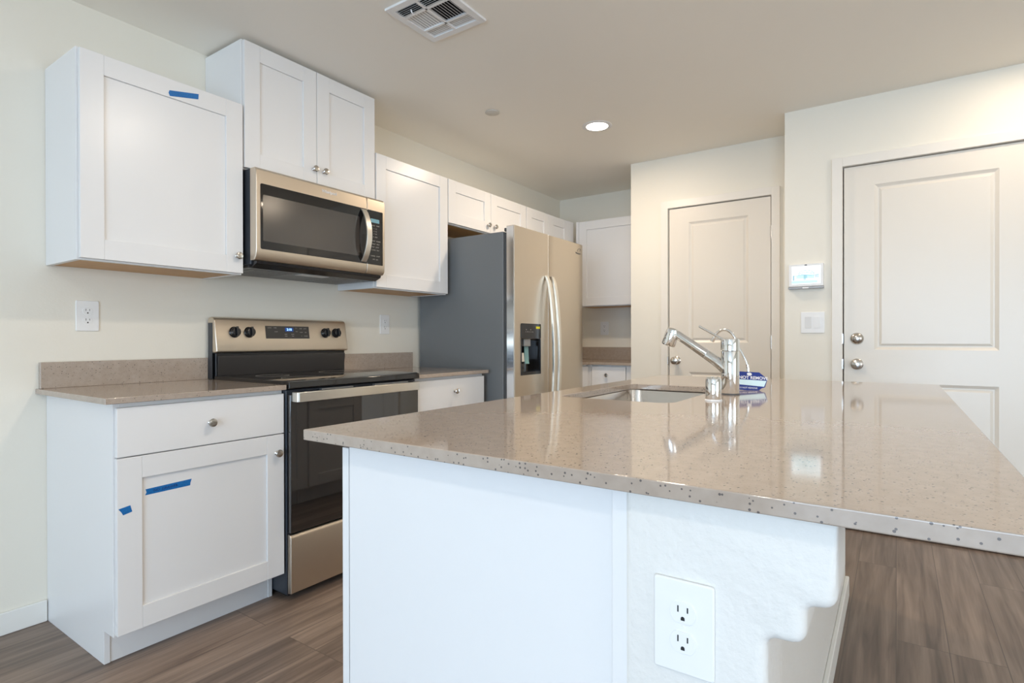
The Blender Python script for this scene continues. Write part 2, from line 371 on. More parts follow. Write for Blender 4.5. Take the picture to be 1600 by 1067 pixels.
def upper(label, Wd, z0, z1, loc, rz, doors, D=.305, filler=None):
    t = thing('upper_cabinet', label, 'cabinet', (*off(loc, rz), z0), rz); h = z1-z0
    mb = MB(); s = .018
    mb.box(0, s, -D, 0, 0, h); mb.box(Wd-s, Wd, -D, 0, 0, h); mb.box(s, Wd-s, -D, 0, .018, h); mb.box(s, Wd-s, -D, -D+.019, 0, .018)
    mb.build('cabinet_body', m_cab, t, bevel=.0012, local=True)
    MB().box(s+.0005, Wd-s-.0005, -D+.0195, -.0005, .003, .0178).build('bottom_panel', m_cabin, t, local=True)['label'] = 'bare wood cabinet underside'
    for x0, x1, kn in doors:
        shaker(t, x0, x1, .006, h-.006, -D-.021, (kn[0], kn[1]-z0) if kn else None)
    if filler: MB().box(filler[0], filler[1], -D-.016, -D-.0005, .0, h).build('filler_strip', m_cab, t, bevel=.001, local=True)
    return t
X0, X1, X2, X3, X4 = .766, 1.376, 2.138, 2.748, 3.676
upper('white single-door upper cabinet at left with a blue tape strip across its top rail', X1-X0, 1.372, 2.130, (X0, WL), 0, [(.006, X1-X0-.004, (1.344-X0, 1.452))])
upper('tall white two-door upper cabinet directly above the microwave, touching the ceiling', X2-X1, 1.846, 2.424, (X1, WL), 0,
      [(.005, .3795, (1.732-X1+.006, 1.930)), (.3825, X2-X1-.005, (1.803-X1-.006, 1.930))])
upper('white single-door upper cabinet between the microwave and the refrigerator', X3-X2, 1.372, 2.130, (X2, WL), 0, [(.005, X3-X2-.004, None)])
upper('short wide white two-door cabinet above the refrigerator', X4-X3, 1.835, 2.130, (X3, WL), 0,
      [(.005, .4625, (.4625-.038, 1.892)), (.4655, X4-X3-.005, (.4655+.038, 1.892))])
upper('white two-door corner upper cabinet partly hidden behind the refrigerator', 4.46-X4, 1.835, 2.130, (X4, WL), 0,
      [(.005, .341, None), (.344, .683, None)], filler=(.687, 4.46-X4))
upper('white upper cabinet on the far wall to the right of the refrigerator', .66, 1.372, 2.130, (XB, 2.362), -PI/2, [(.030, .600, None)], filler=(0, .026))

def base_cab(label, Wd, loc, rz, parts, D=.605, filler=None, H=.877, hollow=False, gap=.002):
    t = thing('base_cabinet', label, 'cabinet', (*off(loc, rz), 0), rz); mb = MB(); s = .018; K = .532-.605+D
    side = [(0, 0), (-K, 0), (-K, .112), (-D, .112), (-D, H), (0, H)]
    mb.prism(side, 'x', 0, s); mb.prism(side, 'x', Wd-s, Wd); 
    if hollow: mb.box(s, Wd-s, -D, 0, .112, .130); mb.box(s, Wd-s, -.010, 0, .130, H); mb.box(s, Wd-s, -D, -D+.004, .130, .66)
    else: mb.box(s, Wd-s, -D, 0, .112, H)
    mb.build('cabinet_body', m_cab, t, bevel=.001, local=True)
    MB().box(s+.001, Wd-s-.001, -K+.004, -K+.018, 0, .1115).build('toe_kick', m_cab, t, local=True)
    for p in parts:
        if p[0] == 'drawer': slab(t, p[1], p[2], .700, .862, -D-.019-gap, p[3])
        else: shaker(t, p[1], p[2], .118, .862 if p[0] == 'tall door' else .696, -D-.019-gap, p[3])
    for f in filler or (): MB().box(f[0], f[1], -D-.014, -D-.0005, .112, H).build('filler_strip', m_cab, t, bevel=.001, local=True)
    return t
base_cab('white base cabinet left of the range with two blue tape strips on its door', X1-X0, (X0, WL), 0,
         [('drawer', .005, X1-X0-.004, ((X1-X0)/2, .780)), ('door', .005, X1-X0-.004, (1.338-X0, .622))])
base_cab('white base cabinet between the range and the refrigerator, one drawer showing above the island', X3-.008-X2, (X2, WL), 0,
         [('drawer', .006, X3-X2-.014, ((X3-X2)/2+.012, .790)), ('door', .006, X3-X2-.014, None)])
base_cab('white base cabinet on the far wall with a small drawer and round knob', .60, (XB, 2.312), -PI/2,
         [('drawer', .253, .548, (.389, .795)), ('door', .253, .548, None)], filler=((.0, .248), (.555, .60)))
base_cab('white corner base cabinet hidden behind the refrigerator', 4.150-3.76, (3.76, WL), 0, [('drawer', .01, .38, None), ('door', .01, .38, None)])

# island cabinets: fronts face the range (+y), backs on the half wall
IB, ID = .334, .583
base_cab('white island cabinet whose plain end panel faces the viewer under the island top', .800, (1.552, IB), PI,
         [('tall door', .006, .398, (.36, .80)), ('tall door', .402, .7985, (.44, .80))], D=ID, H=.8745, gap=.005)
base_cab('white island sink base cabinet hidden under the sink', .710, (2.264, IB), PI, [('door', .006, .353, None), ('door', .357, .704, None)], D=ID, H=.8745, hollow=True)
base_cab('white island cabinet farthest from the viewer under the island top', .452, (2.718, IB), PI, [('drawer', .006, .446, None), ('door', .006, .446, None)], D=ID, H=.8745)

# ------------------------------------------------------------------ worktops
ZT = .898
def top(label, boxes, splash, loc):
    t = thing('countertop', label, 'countertop', loc); mb = MB()
    for b in boxes: mb.box(*b)
    mb.build('slab', m_quartz, t, bevel=.002)
    mb = MB()
    for b in splash: mb.box(*b)
    mb.build('backsplash', m_quartz, t, bevel=.0015)
    return t
top('taupe speckled quartz worktop left of the range with a low backsplash', [(.732, 1.3730, 2.066, WL-.001, .878, ZT)], [(.742, 1.3730, WL-.021, WL-.001, ZT, .999)], (1.05, 2.40, .878))
top('taupe quartz worktop between the range and the refrigerator', [(2.1420, 2.757, 2.066, WL-.001, .878, ZT)], [(2.1420, 2.738, WL-.021, WL-.001, ZT, .999)], (2.45, 2.40, .878))
top('taupe quartz corner worktop on the far wall behind the refrigerator', [(XB-.655, XB-.001, 1.697, WL-.001, .878, ZT), (3.752, XB-.655, 2.066, WL-.001, .878, ZT)],
    [(XB-.021, XB-.001, 1.697, WL-.022, ZT, 1.012), (3.752, XB-.0215, WL-.021, WL-.001, ZT, 1.012)], (4.45, 2.2, .878))
IX0, IX1, IY0, IY1 = .710, 2.835, -.142, 1.012
SX0, SX1, SY0, SY1, SR = 1.588, 2.215, .535, .912, .045
def island_top():
    bm = bmesh.new(); inner = rrect(SX0, SX1, SY0, SY1, SR, 8); outer = [(IX0, IY0), (IX1, IY0), (IX1, IY1), (IX0, IY1)]
    for z in (.876, ZT):
        vo = [bm.verts.new((*p, z)) for p in outer]; vi = [bm.verts.new((*p, z)) for p in inner]; ed = []
        for L_ in (vo, vi):
            for i in range(len(L_)): ed.append(bm.edges.new((L_[i], L_[(i+1) % len(L_)])))
        bmesh.ops.triangle_fill(bm, use_beauty=True, use_dissolve=False, edges=ed)
        if z == .876: lo = (vo, vi)
        else: hi = (vo, vi)
    for a, b in zip(lo, hi):
        for i in range(len(a)): j = (i+1) % len(a); bm.faces.new((a[i], a[j], b[j], b[i]))
    mb = MB(); mb.bm.free(); mb.bm = bm; return mb
t = thing('island_countertop', 'large pale taupe speckled quartz island top with a sink cut into it', 'countertop', (1.75, .45, .876))
island_top().build('slab', m_quartz, t, bevel=.0022, smooth=0)

# half wall carrying the bar side of the island
def roundpoly(pts, rs, n=5):
    out = []
    for i, p in enumerate(pts):
        p = Vector(p); a = (Vector(pts[i-1])-p); b = (Vector(pts[(i+1) % len(pts)])-p); r = rs[i]
        if r == 0: out.append(tuple(p)); continue
        a.normalize(); b.normalize(); s, e = p+a*r, p+b*r
        for k in range(n+1):
            u = k/n; out.append(tuple(s*(1-u)**2 + p*2*u*(1-u) + e*u*u))
    return out
XF = .738
t = thing('half_wall', 'textured white half wall end with a stepped corbel under the island top', 'wall', (.79, .2, 0)); t['kind'] = 'structure'
cor = roundpoly([(.318, 0), (.318, .875), (.055, .875), (.055, .766), (.087, .766), (.087, .716), (.130, .716), (.130, 0)], [0, 0, 0, .022, .012, .022, .012, 0])
def inset(poly, d):
    out = []
    for i, p in enumerate(poly):
        a, b = Vector(poly[i-1]), Vector(poly[(i+1) % len(poly)]); tt = (b-a).normalized(); out.append((p[0]-tt.y*d*SGN, p[1]+tt.x*d*SGN))
    return out
SGN = 1; mb = MB(); rings = []
for k in range(6):
    a = PI/2*k/5; dd = .014*(1-math.sin(a)); rings.append([mb.bm.verts.new((XF+.014*(1-math.cos(a)), y, z)) for y, z in inset(cor, dd)])
rings.append([mb.bm.verts.new((.850, y, z)) for y, z in cor])
for a, b in zip(rings, rings[1:]):
    for i in range(len(a)): j = (i+1) % len(a); mb.bm.faces.new((a[i], a[j], b[j], b[i]))
mb.bm.faces.new(rings[0]); mb.bm.faces.new(rings[-1][::-1])
mb.build('corbel', m_plaster, t, smooth=60)
MB().box(.848, 2.745, .178, IB-.002, 0, .875).build('wall_core', m_plaster, t)
MB().box(.852, 2.748, .163, .178, 0, .083).build('baseboard_strip', m_base, t, bevel=.004)
# island end panel trim beside the half wall
MB().box(.7415, .7515, .312, .336, 0, .875).build('trim_3', m_cab, bevel=.001)
struct(bpy.data.objects['trim_3'], 'narrow white scribe strip where the island panel meets the half wall')

# ------------------------------------------------------------------ sink, faucets
t = thing('sink', 'stainless steel undermount sink sunk in the island top', 'sink', ((SX0+SX1)/2, (SY0+SY1)/2, .66))
bm = MB(); rings = []
for ins, z, rr in ((-.014, .8740, SR+.012), (-.006, .8740, SR+.004), (-.004, .871, SR), (.004, .72, SR), (.012, .690, SR-.004), (.040, .676, SR-.01), (.10, .672, .03)):
    rings.append([bm.bm.verts.new((x, y, z)) for x, y in rrect(SX0+ins, SX1-ins, SY0+ins, SY1-ins, rr, 8)])
for a, b in zip(rings, rings[1:]):
    for k in range(len(a)): l = (k+1) % len(a); bm.bm.faces.new((a[k], a[l], b[l], b[k]))
bm.bm.faces.new(rings[-1])
o = bm.build('basin', m_sinksteel, t, smooth=60)
sol = o.modifiers.new('thickness', 'SOLIDIFY'); sol.thickness = .0015; sol.offset = -1
MB().lathe([(0, 0), (.045, 0), (.055, .002), (.055, .004), (.030, .0035), (0, .001)], ((SX0+SX1)/2, (SY0+SY1)/2, .6725), (0, 0, 1), 28).build('drain', m_chrome, t)

FX, FY = 1.960, .459
t = thing('kitchen_faucet', 'chrome single-lever faucet with slanted pull-out spout beside the sink', 'faucet', (FX, FY, ZT))
MB().lathe([(.0305, 0), (.0305, .003), (.028, .004)], (FX, FY, ZT), (0, 0, 1), 36).build('base_gasket', m_gasket, t)
MB().lathe([(.0275, .003), (.0290, .006), (.0290, .143), (.0282, .1445)], (FX, FY, ZT), (0, 0, 1), 40).build('faucet_body', m_chrome, t)
MB().lathe([(.0275, .1455), (.0300, .147), (.0300, .182), (.0285, .1855), (.020, .187), (0, .1875)], (FX, FY, ZT), (0, 0, 1), 40).build('lever_cap', m_chrome, t)
a, b = Vector((FX, FY+.016, 1.078)), Vector((FX, .562, 1.128)); d = (b-a).normalized()
MB().tube([a, a+(b-a)*.12, a+(b-a)*.5, b-d*.012, b-d*.002, b], [.0060, .0046, .0042, .0044, .0044, .002], 14).build('lever', m_chrome, t)
p0, p1 = Vector((FX, FY+.010, .985)), Vector((FX, .640, 1.101)); dv = p1-p0
MB().tube([p0, p0+dv*.10, p0+dv*.22, p0+dv*.38, p0+dv*.392], [.0255, .0205, .0178, .0172, .0165], 24).build('spout', m_chrome, t)
sp = MB().tube([p0+dv*.396, p0+dv*.40, p0+dv*.7, p0+dv*.94, p0+dv*1.02], [.0160, .0170, .0158, .0148, .0140], 24).build('spray_handle', m_chrome, t)
hd = Vector((0, .32, -.94)).normalized(); h0 = Vector((FX, .650, 1.121))
MB().lathe([(0, -.001), (.015, 0), (.0205, .004), (.0228, .012), (.0235, .030), (.0242, .058), (.0225, .062), (.018, .061), (0, .060)], h0, hd, 32).build('spray_head', m_chrome, sp)
AX, AY = 1.733, .454
t = thing('air_gap', 'short chrome cylinder standing in front of the faucet', 'air gap', (AX, AY, ZT))
MB().lathe([(.0250, 0), (.0250, .003), (.0235, .0045)], (AX, AY, ZT), (0, 0, 1), 32).build('base_ring', m_white, t)
mb = MB().lathe([(.0222, .0042), (.0228, .006), (.0228, .064), (.0212, .067), (.012, .068), (0, .068)], (AX, AY, ZT), (0, 0, 1), 36)
for k in range(5):
    a = k*2*PI/5+.4; mb.box(AX+.014*math.cos(a)-.004, AX+.014*math.cos(a)+.004, AY+.014*math.sin(a)-.004, AY+.014*math.sin(a)+.004, ZT+.066, ZT+.0715)
mb.build('cap', m_chrome, t)
GX, GY = 2.200, .451
t = thing('filter_faucet', 'slim chrome gooseneck drinking-water faucet behind the main faucet', 'faucet', (GX, GY, ZT))
MB().lathe([(.017, 0), (.017, .004), (.011, .008), (.010, .022), (.007, .026)], (GX, GY, ZT), (0, 0, 1), 24).build('base_collar', m_chrome, t)
def smooth_path(P, n=4):
    P = [Vector(p) for p in P]; out = []
    for i in range(len(P)-1):
        a, b, c, d = P[max(i-1, 0)], P[i], P[i+1], P[min(i+2, len(P)-1)]
        for k in range(n):
            u = k/n; out.append(.5*(2*b + (c-a)*u + (2*a-5*b+4*c-d)*u*u + (3*b-a-3*c+d)*u**3))
    return out + [P[-1]]
ctl = [(.451, .92), (.4515, .955), (.4525, .978), (.4585, 1.000), (.472, 1.028), (.484, 1.050), (.490, 1.066), (.497, 1.085), (.508, 1.103), (.522, 1.115), (.536, 1.119), (.550, 1.116), (.562, 1.107), (.570, 1.096), (.577, 1.083)]
MB().tube(smooth_path([(GX, y, z) for y, z in ctl]), .0052, 16).build('neck', m_chrome, t)
e0, e1 = Vector((GX, .5735, 1.0895)), Vector((GX, .581, 1.074))
MB().cyl(e0, e1, .0072, n=16).build('nozzle', m_chrome, t)
# hang tag round the slim faucet
TC = Vector((2.176, .441, .931)); tr = Vector((.50, -.86, -.055)).normalized(); tn = Vector((-.80, -.47, .36)); tn = (tn-tr*tn.dot(tr)).normalized(); tu = tn.cross(tr)
t = thing('warning_tag', 'blue and white paper warning tag hung on the slim faucet', 'tag', TC + tu*-.034)
def on(u, v, w=0): return TC + tr*u + tu*v + tn*w
def sheet(name, pts, w0, w1, m, label=None):
    mb = MB(); A = [mb.bm.verts.new(on(u, v, w0)) for u, v in pts]; B = [mb.bm.verts.new(on(u, v, w1)) for u, v in pts]
    mb.bm.faces.new(A[::-1]); mb.bm.faces.new(B)
    for i in range(len(pts)): j = (i+1) % len(pts); mb.bm.faces.new((A[i], B[i], B[j], A[j]))
    o = mb.build(name, m, t, smooth=0)
    if label: o['label'] = label
    return o
sheet('tag_card', [(-.058, -.014), (-.040, -.036), (.028, -.036), (.040, -.026), (.052, -.022), (.064, .010), (.036, .034), (-.038, .034), (-.058, .012)], -.0004, .0004, m_navy, 'navy printed tag card')
sheet('tag_band', [(-.055, -.015), (.049, -.020), (.059, .003), (-.055, .004)], .0005, .0008, m_sky, 'pale blue band across the tag')
text('tag_lettering', 'DO NOT REMOVE', .0165, on(-.002, .0115, .0006), tr, tu, m_white, t, .0003, bold=.0003)
text('tag_lettering', 'DO NOT REMOVE', .0085, on(-.010, -.0275, .0006), tr, tu, m_white, t, .0003)
sheet('tag_hole', [(.009*math.cos(k*PI/8), .0255+.006*math.sin(k*PI/8)) for k in range(16)], .0005, .0008, m_white, 'white ring round the tag hole')

# ------------------------------------------------------------------ range
RX0, RX1 = 1.380, 2.134
t = thing('range', 'stainless and black glass electric range between the two base cabinets', 'oven', ((RX0+RX1)/2, 2.40, 0))
MB().box(RX0, RX1, 2.082, 2.690, .025, .876).build('range_body', m_blackside, t, bevel=.004)
MB().box(RX0+.03, RX1-.03, 2.12, 2.60, .0, .025).build('range_foot', m_blackm, t)
mb = MB(); mb.prism([(2.052, .884), (2.058, .880), (2.640, .880), (2.640, .913), (2.075, .913), (2.056, .908)], 'x', RX0-.003, RX1+.003)
ck = mb.build('cooktop', m_glass, t, bevel=.002)
for x, y, r in ((1.56, 2.20, .105), (1.95, 2.21, .085), (1.56, 2.46, .075), (1.95, 2.46, .105)):
    MB().lathe([(r-.002, .0001), (r-.002, .0004), (r, .0004), (r, .0001)], (x, y, .9130), (0, 0, 1), 48, closed=False).build('burner_ring', m_greyprint, ck)
# oven door and its handle
od = MB().box(RX0+.003, RX1-.003, 2.056, 2.080, .284, .858).build('oven_door', m_oven, t, bevel=.004)
for x0, x1 in ((RX0+.16, RX0+.33), (RX0+.46, RX0+.68)): MB().box(x0, x1, 2.059, 2.079, .866, .872).build('vent_slot', m_graymetal, t)
mb = MB(); yh = 2.014
mb.prism([(RX0+.010, 2.056), (RX0+.010, yh+.006), (RX0+.018, yh), (RX1-.040, yh), (RX1-.030, yh+.006), (RX1-.030, 2.056), (RX1-.042, 2.056), (RX1-.044, yh+.014), (RX0+.026, yh+.014), (RX0+.024, 2.056)], 'z', .827, .868)
mb.build('oven_handle', m_handle, od, bevel=.0025)
# storage drawer
mb = MB(); mb.prism([(2.080, .030), (2.056, .034), (2.056, .258), (2.062, .272), (2.068, .276), (2.080, .276)], 'x', RX0+.004, RX1-.004)
mb.build('storage_drawer', m_steel, t, bevel=.002)
# backguard: black riser under a tilted stainless control panel
MB().box(RX0+.004, RX1-.004, 2.642, 2.690, .880, 1.022).build('riser', m_black, t, bevel=.003)
MB().prism([(2.640, .915), (2.642, .915), (2.642, 1.008), (2.630, 1.008), (2.630, .990)], 'x', RX0+.012, RX1-.010).build('riser_face', m_blackm, t, bevel=.001)
prof = [(2.700, 1.030), (2.700, 1.184), (2.690, 1.192), (2.668, 1.194), (2.650, 1.188), (2.642, 1.176), (2.620, 1.034), (2.622, 1.024), (2.640, 1.022)]
bg = MB().prism(prof, 'x', RX0-.004, RX1+.004).build('control_panel', m_steel, t, bevel=.006, seg=3)
MB().box(RX0-.0056, RX0-.0042, 2.655, 2.692, .90, 1.165).build('end_cap', m_blackside, t)
MB().box(RX1+.0042, RX1+.0056, 2.655, 2.692, .90, 1.165).build('end_cap', m_blackside, t)
pn = Vector((0, -.142, .022)).normalized(); pu = Vector((0, .022, .142)).normalized()
def onp(x, v, w=0): return Vector((x, 2.620, 1.034)) + pu*v + pn*w       # a point on the tilted face
def plate(name, x0, x1, v0, v1, w0, w1, m, parent, sk=0):
    mb = MB(); c = [(x0-sk, v1), (x1-sk, v1), (x1, v0), (x0, v0)]
    A = [mb.bm.verts.new(onp(x, v, w0)) for x, v in c]; B = [mb.bm.verts.new(onp(x, v, w1)) for x, v in c]
    mb.bm.faces.new(A); mb.bm.faces.new(B[::-1])
    for i in range(4): j = (i+1) % 4; mb.bm.faces.new((A[i], A[j], B[j], B[i]))
    return mb.build(name, m, parent, smooth=0)
for x in (1.470, 1.545, 1.990, 2.062):
    c = onp(x, .088, 0)
    kb = MB().lathe([(.027, 0), (.027, .003), (.0235, .006), (.0225, .020), (.0205, .024), (0, .025)], c, pn, 28)
    bx = Vector((1, 0, 0)); pts = []
    for dx, w in ((-.0058, .006), (.0058, .006), (.0050, .035), (-.0050, .035)): pts.append((dx, w))
    A = [kb.bm.verts.new(c + bx*dx + pn*w + pu*.023) for dx, w in pts]; B = [kb.bm.verts.new(c + bx*dx + pn*w - pu*.023) for dx, w in pts]
    kb.bm.faces.new(A); kb.bm.faces.new(B[::-1])
    for i in range(4): j = (i+1) % 4; kb.bm.faces.new((A[i], A[j], B[j], B[i]))
    kb.build('control_knob', m_black, t, bevel=.0012)
dp = plate('display_panel', 1.632, 1.886, .057, .122, .0004, .0016, m_blackm, t, sk=.0)
plate('clock_window', 1.742, 1.790, .094, .114, .0018, .0020, m_lcdback, dp)
text('clock_digits', '2:10', .017, onp(1.766, .104, .0022), (1, 0, 0), pu, m_lcd, dp, .0002, bold=.0004)
for x, v, s in ((1.655, .112, 'CLOCK'), (1.686, .112, 'TIMER'), (1.690, .092, 'START'), (1.745, .079, 'BAKE'), (1.785, .079, 'BROIL'), (1.745, .069, 'TEMP'), (1.785, .069, 'TIME'),
                (1.808, .112, '1 2 3'), (1.835, .110, 'OVEN'), (1.862, .110, 'LIGHT'), (1.810, .094, '4 5 6'), (1.838, .090, 'START'), (1.864, .090, 'OFF'), (1.838, .070, '0'), (1.864, .070, 'CANCEL')):
    text('button_print', s, .0062, onp(x, v, .0018), (1, 0, 0), pu, m_greyprint, dp, .0001)

# ------------------------------------------------------------------ microwave
MX0, MX1, MY = 1.384, 2.130, 2.305
t = thing('microwave', 'stainless over-the-range microwave with black glass door and curved handle', 'microwave', (1.757, 2.50, 1.405))
MB().box(MX0+.004, MX1-.004, MY+.048, WL-.004, 1.418, 1.842).build('case', m_blackside, t, bevel=.003)
ZM0, ZM1, XS = 1.434, 1.842, 2.006
prof = lambda z0, z1: [(MY+.046, z0), (MY+.012, z0), (MY, z0+.016), (MY-.003, z0+.05), (MY-.003, z1-.05), (MY, z1-.012), (MY+.010, z1), (MY+.046, z1)]
front = MB().prism(prof(ZM0, ZM1), 'x', MX0, XS-.0012).build('microwave_door', m_steel, t, bevel=.004, seg=3)
ctr = MB().prism(prof(ZM0, ZM1), 'x', XS+.0012, MX1).build('control_side', m_steel, t, bevel=.004, seg=3)
yg = MY-.0035
MB().prism(rrect(1.404, XS-.0014, 1.484, 1.772, .007, 4), 'y', yg-.0010, yg+.002).build('door_glass', m_glass, front, bevel=.0005)
MB().prism(rrect(1.415, 1.952, 1.520, 1.724, .006, 4), 'y', yg-.0016, yg-.0011).build('door_window', m_mwglass, front)
cp = MB().prism(rrect(XS+.0014, 2.113, 1.484, 1.772, .004, 4), 'y', yg-.0010, yg+.002).build('keypad_panel', m_glass, ctr, bevel=.0005)
MB().box(2.028, 2.088, yg-.0016, yg-.0011, 1.708, 1.728).build('keypad_display', m_cyan, ctr)
rows = [('COOK', 'TIMER', 1.692), ('1', '2 3', 1.676), ('4', '5 6', 1.662), ('7', '8 9', 1.648), ('0', 'ADD', 1.632), ('DEFROST', 'POWER', 1.610), ('REHEAT', 'MELT', 1.594), ('VENT', 'LIGHT', 1.578), ('CLOCK', 'FAN', 1.562), ('CANCEL', 'START', 1.530), ('OFF', 'ON', 1.512)]
for a, b, z in rows:
    text('key_print', a + '   ' + b, .0085, (2.060, yg-.0012, z), (1, 0, 0), (0, 0, 1), m_greyprint, ctr, .0001)
text('maker_logo', 'Whirlpool', .021, (1.768, MY-.0032, 1.808), (1, 0, 0), (0, 0, 1), m_white, front, .0008)
def bar(p):
    c, hw, hd = p; return [c + Vector((-hw, -hd, 0)), c + Vector((hw, -hd, 0)), c + Vector((hw, hd, 0)), c + Vector((-hw, hd, 0))]
path = []
for k in range(17):
    u = k/16; z = 1.492 + (1.766-1.492)*u; path.append((Vector((1.977, yg-.004-.046*math.sin(PI*u)**.75, z)), .0165, .004))
MB().strip(bar, path).build('door_handle', m_handle, front, bevel=.0015, smooth=50)
# underside: black front sill, grease filters, lamp lens
MB().prism([(MY+.014, 1.433), (MY+.050, 1.433), (MY+.075, 1.408), (MY+.060, 1.404), (MY+.018, 1.420)], 'x', MX0+.012, MX1-.012).build('front_sill', m_black, t, bevel=.002)
un = MB().box(MX0+.010, MX1-.010, MY+.075, WL-.006, 1.406, 1.418).build('underside', m_blackm, t, bevel=.002)
for x0, x1 in ((1.44, 1.66), (1.86, 2.08)):
    f = MB().box(x0, x1, 2.42, 2.63, 1.4035, 1.4062).build('grease_filter', m_graymetal, t, bevel=.001)
    mb = MB()
    for i in range(9): mb.box(x0+.012, x1-.012, 2.432+i*.022, 2.440+i*.022, 1.4028, 1.4036)
    mb.build('filter_mesh', m_blackm, f)
MB().box(1.68, 1.84, 2.40, 2.46, 1.4035, 1.4062).build('cooktop_lamp', m_offplastic, t, bevel=.001)

# ------------------------------------------------------------------ refrigerator
QX0, QX1 = 2.796, 3.702
t = thing('refrigerator', 'side-by-side stainless refrigerator with grey side and water dispenser', 'refrigerator', (3.25, 2.33, 0))
MB().box(QX0, QX1, 1.984, 2.680, .025, 1.745).build('case', m_side, t, bevel=.005)
MB().box(QX0+.02, QX1-.02, 2.0, 2.60, 0, .026).build('plinth', m_blackm, t)
MB().box(QX0+.015, QX1-.015, 1.960, 1.984, .03, 1.735).build('door_gasket', m_gasket, t)
MB().box(QX0+.01, QX1-.01, 1.935, 1.983, .02, .058).build('kick_grille', m_gasket, t, bevel=.003)
YD = 1.900; XM0, XM1 = 3.1915, 3.2015
def bowed(x0, x1, z0, z1, hole=None):
    mb = MB(); prof = [(x0, 1.959), (x0, YD+.016), (x0+.006, YD+.007), (x0+.018, YD+.003)]
    n = 8
    for k in range(1, n): u = k/n; prof.append((x0+.018+(x1-x0-.036)*u, YD+.003-.003*math.sin(PI*u)))
    prof += [(x1-.018, YD+.003), (x1-.006, YD+.007), (x1, YD+.016), (x1, 1.959)]
    return mb.prism(prof, 'z', z0, z1)
DX0, DX1, DZ0, DZ1 = 2.866, 3.092, .866, 1.183
ZD0, ZD1 = .062, 1.776
# freezer door with a real recess for the dispenser
xs = [QX0, DX0, DX1, XM0]; zs = [ZD0, DZ0, 1.088, ZD1]
P = lambda x, d, z: (x, YD+d, z)
fd = panelled(MB(), P, xs, zs, {(1, 1): [(.001, .010), (.012, .050)]}, .059).build('freezer_door', m_fridge, t, bevel=.0015, seg=2)
MB().box(QX0-.0009, QX0-.0002, YD+.007, 1.957, ZD0+.004, ZD1-.004).build('door_edge', m_edge, fd)
rd = bowed(XM1, QX1, ZD0, ZD1).build('refrigerator_door', m_fridge, t, bevel=.002)
for x0 in (QX0+.012, QX1-.075): MB().box(x0, x0+.06, 1.915, 1.985, 1.746, 1.768).build('hinge_cover', m_gasket, t, bevel=.004)
# dispenser
dz = MB().prism(rrect(DX0-.004, DX1+.004, 1.088, DZ1, .008, 4), 'y', YD-.0035, YD-.0002).build('dispenser_panel', m_black, fd, bevel=.001)
mb = MB(); e = .006
for b in ((DX0-.004, DX0+e, DZ0-.004, 1.087), (DX1-e, DX1+.004, DZ0-.004, 1.087), (DX0+e, DX1-e, DZ0-.004, DZ0+.012)): mb.box(b[0], b[1], YD-.003, YD+.006, b[2], b[3])
mb.build('dispenser_frame', m_black, fd, bevel=.001)
mb = MB(); c = [(DX0+.004, .012), (DX1-.004, .012), (DX1-.012, .0485), (DX0+.012, .0485)]
mb.box(DX0+.013, DX1-.013, YD+.046, YD+.0495, DZ0+.012, 1.085)
mb.box(DX0+.002, DX0+.013, YD+.004, YD+.0495, DZ0+.012, 1.085); mb.box(DX1-.013, DX1-.002, YD+.004, YD+.0495, DZ0+.012, 1.085)
mb.build('dispenser_well', m_glass, fd)
MB().box(DX0+.008, DX1-.008, YD-.001, YD+.048, DZ0+.006, DZ0+.014).build('drip_tray', m_black, fd, bevel=.001)
MB().box(DX0+.055, DX0+.130, YD+.012, YD+.040, 1.040, 1.087).build('ice_chute', m_graymetal, fd, bevel=.004)
MB().prism([(YD+.030, 1.040), (YD+.026, .945), (YD+.022, .930), (YD+.026, .930), (YD+.032, .945), (YD+.036, 1.040)], 'x', DX0+.085, DX0+.130).build('dispenser_paddle', mat('paddle', (.18, .36, .36), .15), fd, bevel=.001)
MB().prism([(YD+.020, 1.000), (YD+.014, .945), (YD+.020, .945), (YD+.026, 1.000)], 'x', DX0+.030, DX0+.062).build('dispenser_paddle', m_handle, fd, bevel=.001)
for k in range(5): MB().cyl((DX0+.050+k*.020, YD-.0036, 1.131), (DX0+.050+k*.020, YD-.0042, 1.131), .0022, n=10).build('indicator', m_greyprint, fd)
for x in (DX0+.055, DX0+.105): MB().cyl((x, YD-.0036, 1.145), (x, YD-.0042, 1.145), .0026, n=10).build('indicator', m_greyprint, fd)
MB().box(DX1-.058, DX1-.012, YD-.0045, YD-.0036, 1.152, 1.166).build('sticker', m_yellow, fd)['label'] = 'small yellow sticker'
def fr_handle(x, name, par):
    path = []
    for k in range(25):
        u = k/24; z = .42 + (1.502-.42)*u; path.append((Vector((x, YD-.006-.058*math.sin(PI*min(max(u, 0), 1))**.55, z)), .0150, .0085))
    MB().strip(bar, path).build(name, m_handle, par, bevel=.003, seg=3, smooth=50)
fr_handle(3.163, 'door_handle', fd); fr_handle(3.232, 'door_handle', rd)
text('maker_logo', 'Whirlpool', .017, (3.612, YD-.0002, 1.706), (1, 0, 0), (0, 0, 1), m_gasket, rd, .0008)
# ring emblem over the logo: an open ellipse, thin and tilted
pts = [(3.628+.024*math.cos(a)*1.0, YD-.0002, 1.730+.010*math.sin(a)+.006*math.cos(a)) for a in [(-.9+k*.32) for k in range(16)]]
MB().tube(pts, .0012, 8).build('logo_swirl', m_gasket, rd)

